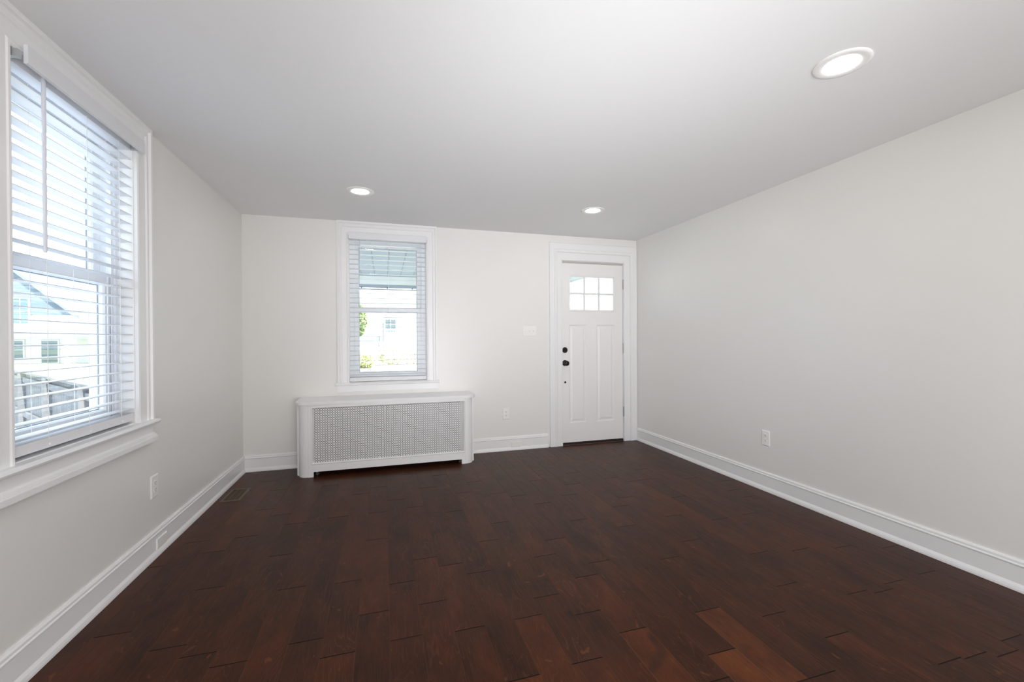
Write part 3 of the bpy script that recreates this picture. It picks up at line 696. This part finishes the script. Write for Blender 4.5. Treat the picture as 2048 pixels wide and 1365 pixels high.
for i, (x, y, lb) in enumerate(spots):
    if i == 0: o = proto
    else:
        o = proto.copy(); COL.objects.link(o)
        for c in proto.children:
            d = c.copy(); COL.objects.link(d); d.parent = o
    o.location = (x, y, H); tag(o, lb, 'ceiling light', 'recessed ceiling lights')

# ------------------------------------------------------------------ outside
GZ = -0.45
GRASS = mat('lawn', (0.34, 0.37, 0.22), 0.9, spec=0.1, var=(0.6, (0.52, 0.50, 0.40)))
CONC = mat('pale_concrete', (0.62, 0.61, 0.58), 0.9, spec=0.1, var=(1.5, (0.54, 0.53, 0.5)))
SID = mat('white_siding', (0.80, 0.81, 0.82), 0.6)
BLUES = mat('blue_grey_shingle', (0.17, 0.24, 0.31), 0.8)
BLUEG = mat('blue_glass', (0.10, 0.16, 0.19), 0.2)
PCEIL = mat('porch_paint', (0.24, 0.28, 0.35), 0.6)
PGROOVE = mat('porch_groove', (0.16, 0.19, 0.22), 0.8)
POLE = mat('dark_pole', (0.10, 0.12, 0.16), 0.5)
WOODF = mat('weathered_fence', (0.17, 0.165, 0.16), 0.85, var=(6, (0.11, 0.115, 0.125)))
LEAF = mat('leaf_green', (0.10, 0.16, 0.05), 0.7, var=(9, (0.28, 0.32, 0.12)))
LEAFY = mat('leaf_yellow', (0.36, 0.40, 0.12), 0.7, var=(9, (0.50, 0.48, 0.22)))
BARK = mat('bark', (0.14, 0.10, 0.08), 0.9)
TERRA = mat('terracotta', (0.55, 0.26, 0.14), 0.7)
bm = bmesh.new(); holed_plate(bm, lambda a, d, b: (a, b, d), -70, 70, -50, 110, GZ-0.5, GZ, [(LW-WT, RW+WT, NW-WT, BW+WT)])
tag(link('lawn', bm, GRASS), 'pale sunlit lawn and yard outside the windows', 'lawn', kind='structure')
bm = bmesh.new(); box(bm, ident, -60, 60, 12.5, 19.0, GZ, GZ+0.015)
struct(link('street', bm, CONC), 'pale concrete street outside beyond the porch')
bm = bmesh.new(); box(bm, ident, -7.5, LW-WT-0.02, -6, 12.4, GZ, GZ+0.03)
struct(link('side_yard_paving', bm, mat('pale_gravel', (0.48, 0.51, 0.58), 0.9, spec=0.1)), 'pale paving beside the house outside the left window')
# porch
PX1, PY0, PY1 = 3.46, BW+WT, 7.6
bm = bmesh.new(); box(bm, ident, -2.2, PX1+0.05, PY0, PY1+0.15, -0.45, -0.12)
struct(link('porch_floor', bm, CONC), 'concrete porch floor outside the entry door')
pr = tag(empty('porch_roof', (0, PY0, 2.3)), 'blue grey painted porch roof with white fascia outside the back window', 'porch roof', kind='structure')
pq = lambda a, d, b: (a, d-PY0, b-2.3)
bm = bmesh.new(); box(bm, pq, -2.2, PX1, PY0+0.005, PY1, 2.3, 2.34); link('porch_ceiling', bm, PCEIL, pr)
bm = bmesh.new(); x = -2.0
while x < PX1: box(bm, pq, x, x+0.012, PY0+0.01, PY1, 2.2985, 2.3005); x += 0.206
link('board_gap', bm, PGROOVE, pr)
bm = bmesh.new(); box(bm, pq, -2.2, PX1, PY1, PY1+0.10, 2.175, 2.36); link('fascia', bm, SID, pr, bevel=0.004)
bm = bmesh.new(); box(bm, pq, -2.3, PX1+0.1, PY0+0.005, PY1+0.25, 2.37, 2.45); link('roof_deck', bm, BLUES, pr)
bm = bmesh.new(); run(bm, lambda a, d, b: pq(a, PY1+0.10+d, b), -2.2, PX1, [(0,2.17),(0.02,2.12),(0.09,2.12),(0.11,2.20),(0.10,2.20),(0.085,2.13),(0.025,2.13),(0.01,2.19),(0,2.19)]); link('gutter', bm, PCEIL, pr)
for k in range(9):
    x = -1.2+k*0.42; bm = bmesh.new(); tube(bm, pq(x, PY1+0.12, 2.09), pq(x, PY1+0.12, 2.13), 0.012, 8); tube(bm, pq(x-0.02, PY1+0.12, 2.09), pq(x+0.02, PY1+0.12, 2.09), 0.008, 6)
    link('gutter_hook', bm, POLE, pr)
bm = bmesh.new(); tube(bm, pq(-2.2, PY1+0.12, 2.085), pq(PX1, PY1+0.12, 2.085), 0.007, 6); link('wire', bm, POLE, pr)
for i, x in enumerate((-2.05, PX1-0.09)):
    bm = bmesh.new(); box(bm, ident, x-0.06, x+0.06, PY1-0.06, PY1+0.06, -0.12, 2.3)
    tag(link('porch_post', bm, SID, bevel=0.01), ('white square porch post at the left end of the porch', 'white square porch post at the right end of the porch')[i], 'post', kind='structure')

def window_unit(parent, q, x0, x1, z0, z1, d, mun=True, glass=BLUEG):
    bm = bmesh.new(); sweep(bm, lambda a, dd, b: q(a, d-dd, b), [(x0, z0), (x0, z1), (x1, z1), (x1, z0)], [(0.08, 0), (0.08, 0.05), (0, 0.05), (0, 0)], True)
    if mun:
        box(bm, lambda a, dd, b: q(a, d-dd, b), (x0+x1)/2-0.02, (x0+x1)/2+0.02, 0.0, 0.03, z0, z1); box(bm, lambda a, dd, b: q(a, d-dd, b), x0, x1, 0.0, 0.031, (z0+z1)/2-0.02, (z0+z1)/2+0.02)
    w_ = link('window', bm, SID, parent)
    bm = bmesh.new(); box(bm, q, x0, x1, d-0.01, d+0.02, z0, z1); link('pane', bm, glass, w_)
def siding(bm, q, x0, x1, d, z0, z1, step=0.16):
    z = z0
    while z < z1-1e-3:
        zz = min(z+step, z1); A = [bm.verts.new(q(x0, d-0.02, z)), bm.verts.new(q(x1, d-0.02, z)), bm.verts.new(q(x1, d, zz)), bm.verts.new(q(x0, d, zz)), bm.verts.new(q(x1, d, z)), bm.verts.new(q(x0, d, z))]
        bm.faces.new(A[:4]); bm.faces.new((A[0], A[1], A[4], A[5])); z = zz
# white house across the street (seen through back window)
h1 = tag(empty('neighbour_house', (2, 46, GZ)), 'white house across the street, small awning over a dark window, seen through the back window', 'house', kind='structure')
hq = lambda a, d, b: (a-2, d-46, b-GZ)
bm = bmesh.new(); box(bm, hq, -9, 16, 46.02, 54, GZ, 5.4); siding(bm, hq, -9, 16, 46.02, GZ, 5.4); link('wall', bm, SID, h1)
window_unit(h1, hq, 0.15, 1.15, 2.35, 3.30, 46.0, True)
bm = bmesh.new()
for i in range(4): box(bm, hq, 0.2+i*0.24, 0.38+i*0.24, 45.9, 45.96, 2.02, 2.20)
link('window_box', bm, BLUES, h1)
bm = bmesh.new(); run(bm, hq, 0.15, 2.3, [(44.9, 3.72), (46.0, 4.05), (46.0, 3.95), (44.9, 3.64)]); link('awning', bm, BLUES, h1)
window_unit(h1, hq, 3.2, 4.3, 2.2, 3.5, 46.0, False, SID)
bm = bmesh.new(); run(bm, hq, -9.6, 16.6, [(45.3, 5.35), (50, 7.9), (54.7, 5.35), (54.7, 5.2), (45.3, 5.2)]); link('roof', bm, CONC, h1)
# gabled house seen through the left window
h2 = tag(empty('neighbour_house', (-24, 42, GZ)), 'white gabled house with blue grey gable and porch, seen through the left window', 'house', kind='structure')
kq = lambda a, d, b: (a+24, d-42, b-GZ)
bm = bmesh.new(); box(bm, kq, -34, -16, 42.02, 52, GZ, 3.4); siding(bm, kq, -34, -16, 42.02, GZ, 3.4); link('wall', bm, SID, h2)
bm = bmesh.new(); A = [bm.verts.new(kq(*p)) for p in ((-32.5, 41.9, 3.3), (-23.3, 41.9, 3.3), (-27.9, 41.9, 7.6))]; B = [bm.verts.new(kq(*p)) for p in ((-32.5, 51, 3.3), (-23.3, 51, 3.3), (-27.9, 51, 7.6))]
bm.faces.new(A); bm.faces.new(B)
for i in range(3): bm.faces.new((A[i], A[(i+1) % 3], B[(i+1) % 3], B[i]))
link('gable', bm, mat('gable_blue_grey', (0.13, 0.17, 0.22), 0.8), h2)
bm = bmesh.new()
for s in (-1, 1):
    run(bm, lambda a, d, b: kq(-27.9+s*d, a, b), 41.6, 51.2, [(0, 7.9), (5.0, 3.25), (5.0, 3.05), (0, 7.65)])
link('roof', bm, mat('pale_roof', (0.16, 0.18, 0.21), 0.8), h2)
window_unit(h2, kq, -26.9, -25.9, 2.6, 4.5, 41.85, True)
window_unit(h2, kq, -27.4, -26.3, -0.05, 1.3, 41.95, True)
window_unit(h2, kq, -25.2, -24.2, -0.4, 1.3, 41.95, False)
bm = bmesh.new(); run(bm, kq, -31, -16, [(39.6, 1.62), (42.0, 2.1), (42.0, 1.9), (39.6, 1.42)]); link('porch_roof', bm, mat('porch_pale', (0.17, 0.19, 0.21), 0.8), h2)
for x in (-29.5, -25.75, -22.5, -18):
    bm = bmesh.new(); box(bm, kq, x-0.1, x+0.1, 39.8, 40.0, GZ, 1.5); link('porch_column', bm, SID, h2)
# weathered fence running away from the house outside the left window
FA, FB = Vector((-2.05, 4.8, 0)), Vector((-8.2, 12.4, 0))
fe = tag(empty('wood_fence', ((FA.x+FB.x)/2, (FA.y+FB.y)/2, GZ)), 'weathered grey board fence outside the left window', 'fence')
fdir = (FB-FA).normalized(); fn_ = Vector((-fdir.y, fdir.x, 0)); fo = Vector(fe.location); FL = (FB-FA).length
fq = lambda a, d, b: tuple(FA+fdir*a+fn_*d+Vector((0, 0, b))-fo)
bm = bmesh.new(); x = 0.0; fr_ = random.Random(5)
while x < FL: box(bm, fq, x, x+0.138, 0.0, 0.022, GZ+0.03, 0.66+fr_.uniform(-0.012, 0.012)); x += 0.147
link('fence_boards', bm, WOODF, fe)
for b0 in (0.60, 0.0):
    bm = bmesh.new(); box(bm, fq, 0, FL, 0.022, 0.062, b0-0.09, b0); link('fence_rail', bm, WOODF, fe)
bm = bmesh.new(); box(bm, fq, 0, FL, -0.05, 0.085, 0.675, 0.705); link('fence_cap', bm, WOODF, fe)
x = 0.1
while x < FL: bm = bmesh.new(); box(bm, fq, x, x+0.09, 0.022, 0.11, GZ, 0.675); link('fence_post', bm, WOODF, fe); x += 2.1
# pole, hedge plants, tree
bm = bmesh.new(); tube(bm, (0, 0, 0), (0, 0, 2.75), 0.035, 10); tube(bm, (0, 0, 2.75), (0, 0, 2.85), 0.06, 10)
pl = tag(link('yard_pole', bm, POLE, smooth=True), 'thin dark pole standing in the yard across the street', 'pole'); pl.location = (-0.05, 32.0, GZ)
def foliage(bm, n, rx, ry, rz, cz, size, seed):
    rg_ = random.Random(seed)
    for _ in range(n):
        while True:
            p = Vector((rg_.uniform(-1, 1), rg_.uniform(-1, 1), rg_.uniform(-1, 1)))
            if p.length < 1: break
        p = Vector((p.x*rx, p.y*ry, p.z*rz+cz)); a = Vector((rg_.gauss(0, 1), rg_.gauss(0, 1), rg_.gauss(0, 1))).normalized(); b = a.orthogonal().normalized()
        s = size*rg_.uniform(0.6, 1.3)
        q_ = [bm.verts.new(p+v_) for v_ in (a*s, b*s*0.5, -a*s, -b*s*0.5)]
        bm.faces.new(q_)
def plant(name, loc, rx, rz, n, size, m, label, cat, seed, trunk=None):
    root = tag(empty(name, loc), label, cat)
    bm = bmesh.new(); foliage(bm, n, rx, rx, rz, (trunk or 0)+rz*0.95, size, seed); link('foliage', bm, m, root)
    bm = bmesh.new()
    tube(bm, (0, 0, 0), (0, 0, (trunk or rz)+rz*0.5), 0.16 if trunk else 0.03, 8, 0.05 if trunk else 0.012)
    link('trunk' if trunk else 'stem', bm, BARK, root)
plant('garden_bush', (-1.2, 27.0, GZ), 0.75, 0.45, 500, 0.12, LEAFY, 'low yellow green bush on the lawn across the street', 'bush', 1)
plant('garden_bush', (0.55, 30.0, GZ), 1.0, 0.55, 600, 0.14, LEAFY, 'wider pale bush behind the yellow green one', 'bush', 2)
plant('garden_bush', (1.75, 28.2, GZ), 0.55, 0.50, 300, 0.12, mat('leaf_rust', (0.36, 0.20, 0.12), 0.8, var=(9, (0.5, 0.36, 0.24))), 'reddish brown bush beside the pale bush across the street', 'bush', 3)
plant('yard_tree', (-2.9, 40.0, GZ), 1.5, 1.9, 1800, 0.2, LEAF, 'dark green tree at the left edge of the back window view', 'tree', 4, trunk=1.6)
fn = tag(empty('picket_fence', (-2, 38, GZ)), 'low blue grey fence left of the white house across the street', 'fence')
nq = lambda a, d, b: (a+2, d-38, b-GZ)
bm = bmesh.new(); x = -4.0
while x < -0.3: box(bm, nq, x, x+0.09, 38, 38.04, 1.0, 1.55); x += 0.14
box(bm, nq, -4.0, -0.3, 38.04, 38.09, 1.1, 1.18)
link('pickets', bm, BLUES, fn)
for x in (-3.9, -2.2, -0.4):
    bm = bmesh.new(); box(bm, nq, x-0.05, x+0.05, 38.04, 38.14, GZ, 1.5); link('fence_post', bm, POLE, fn)
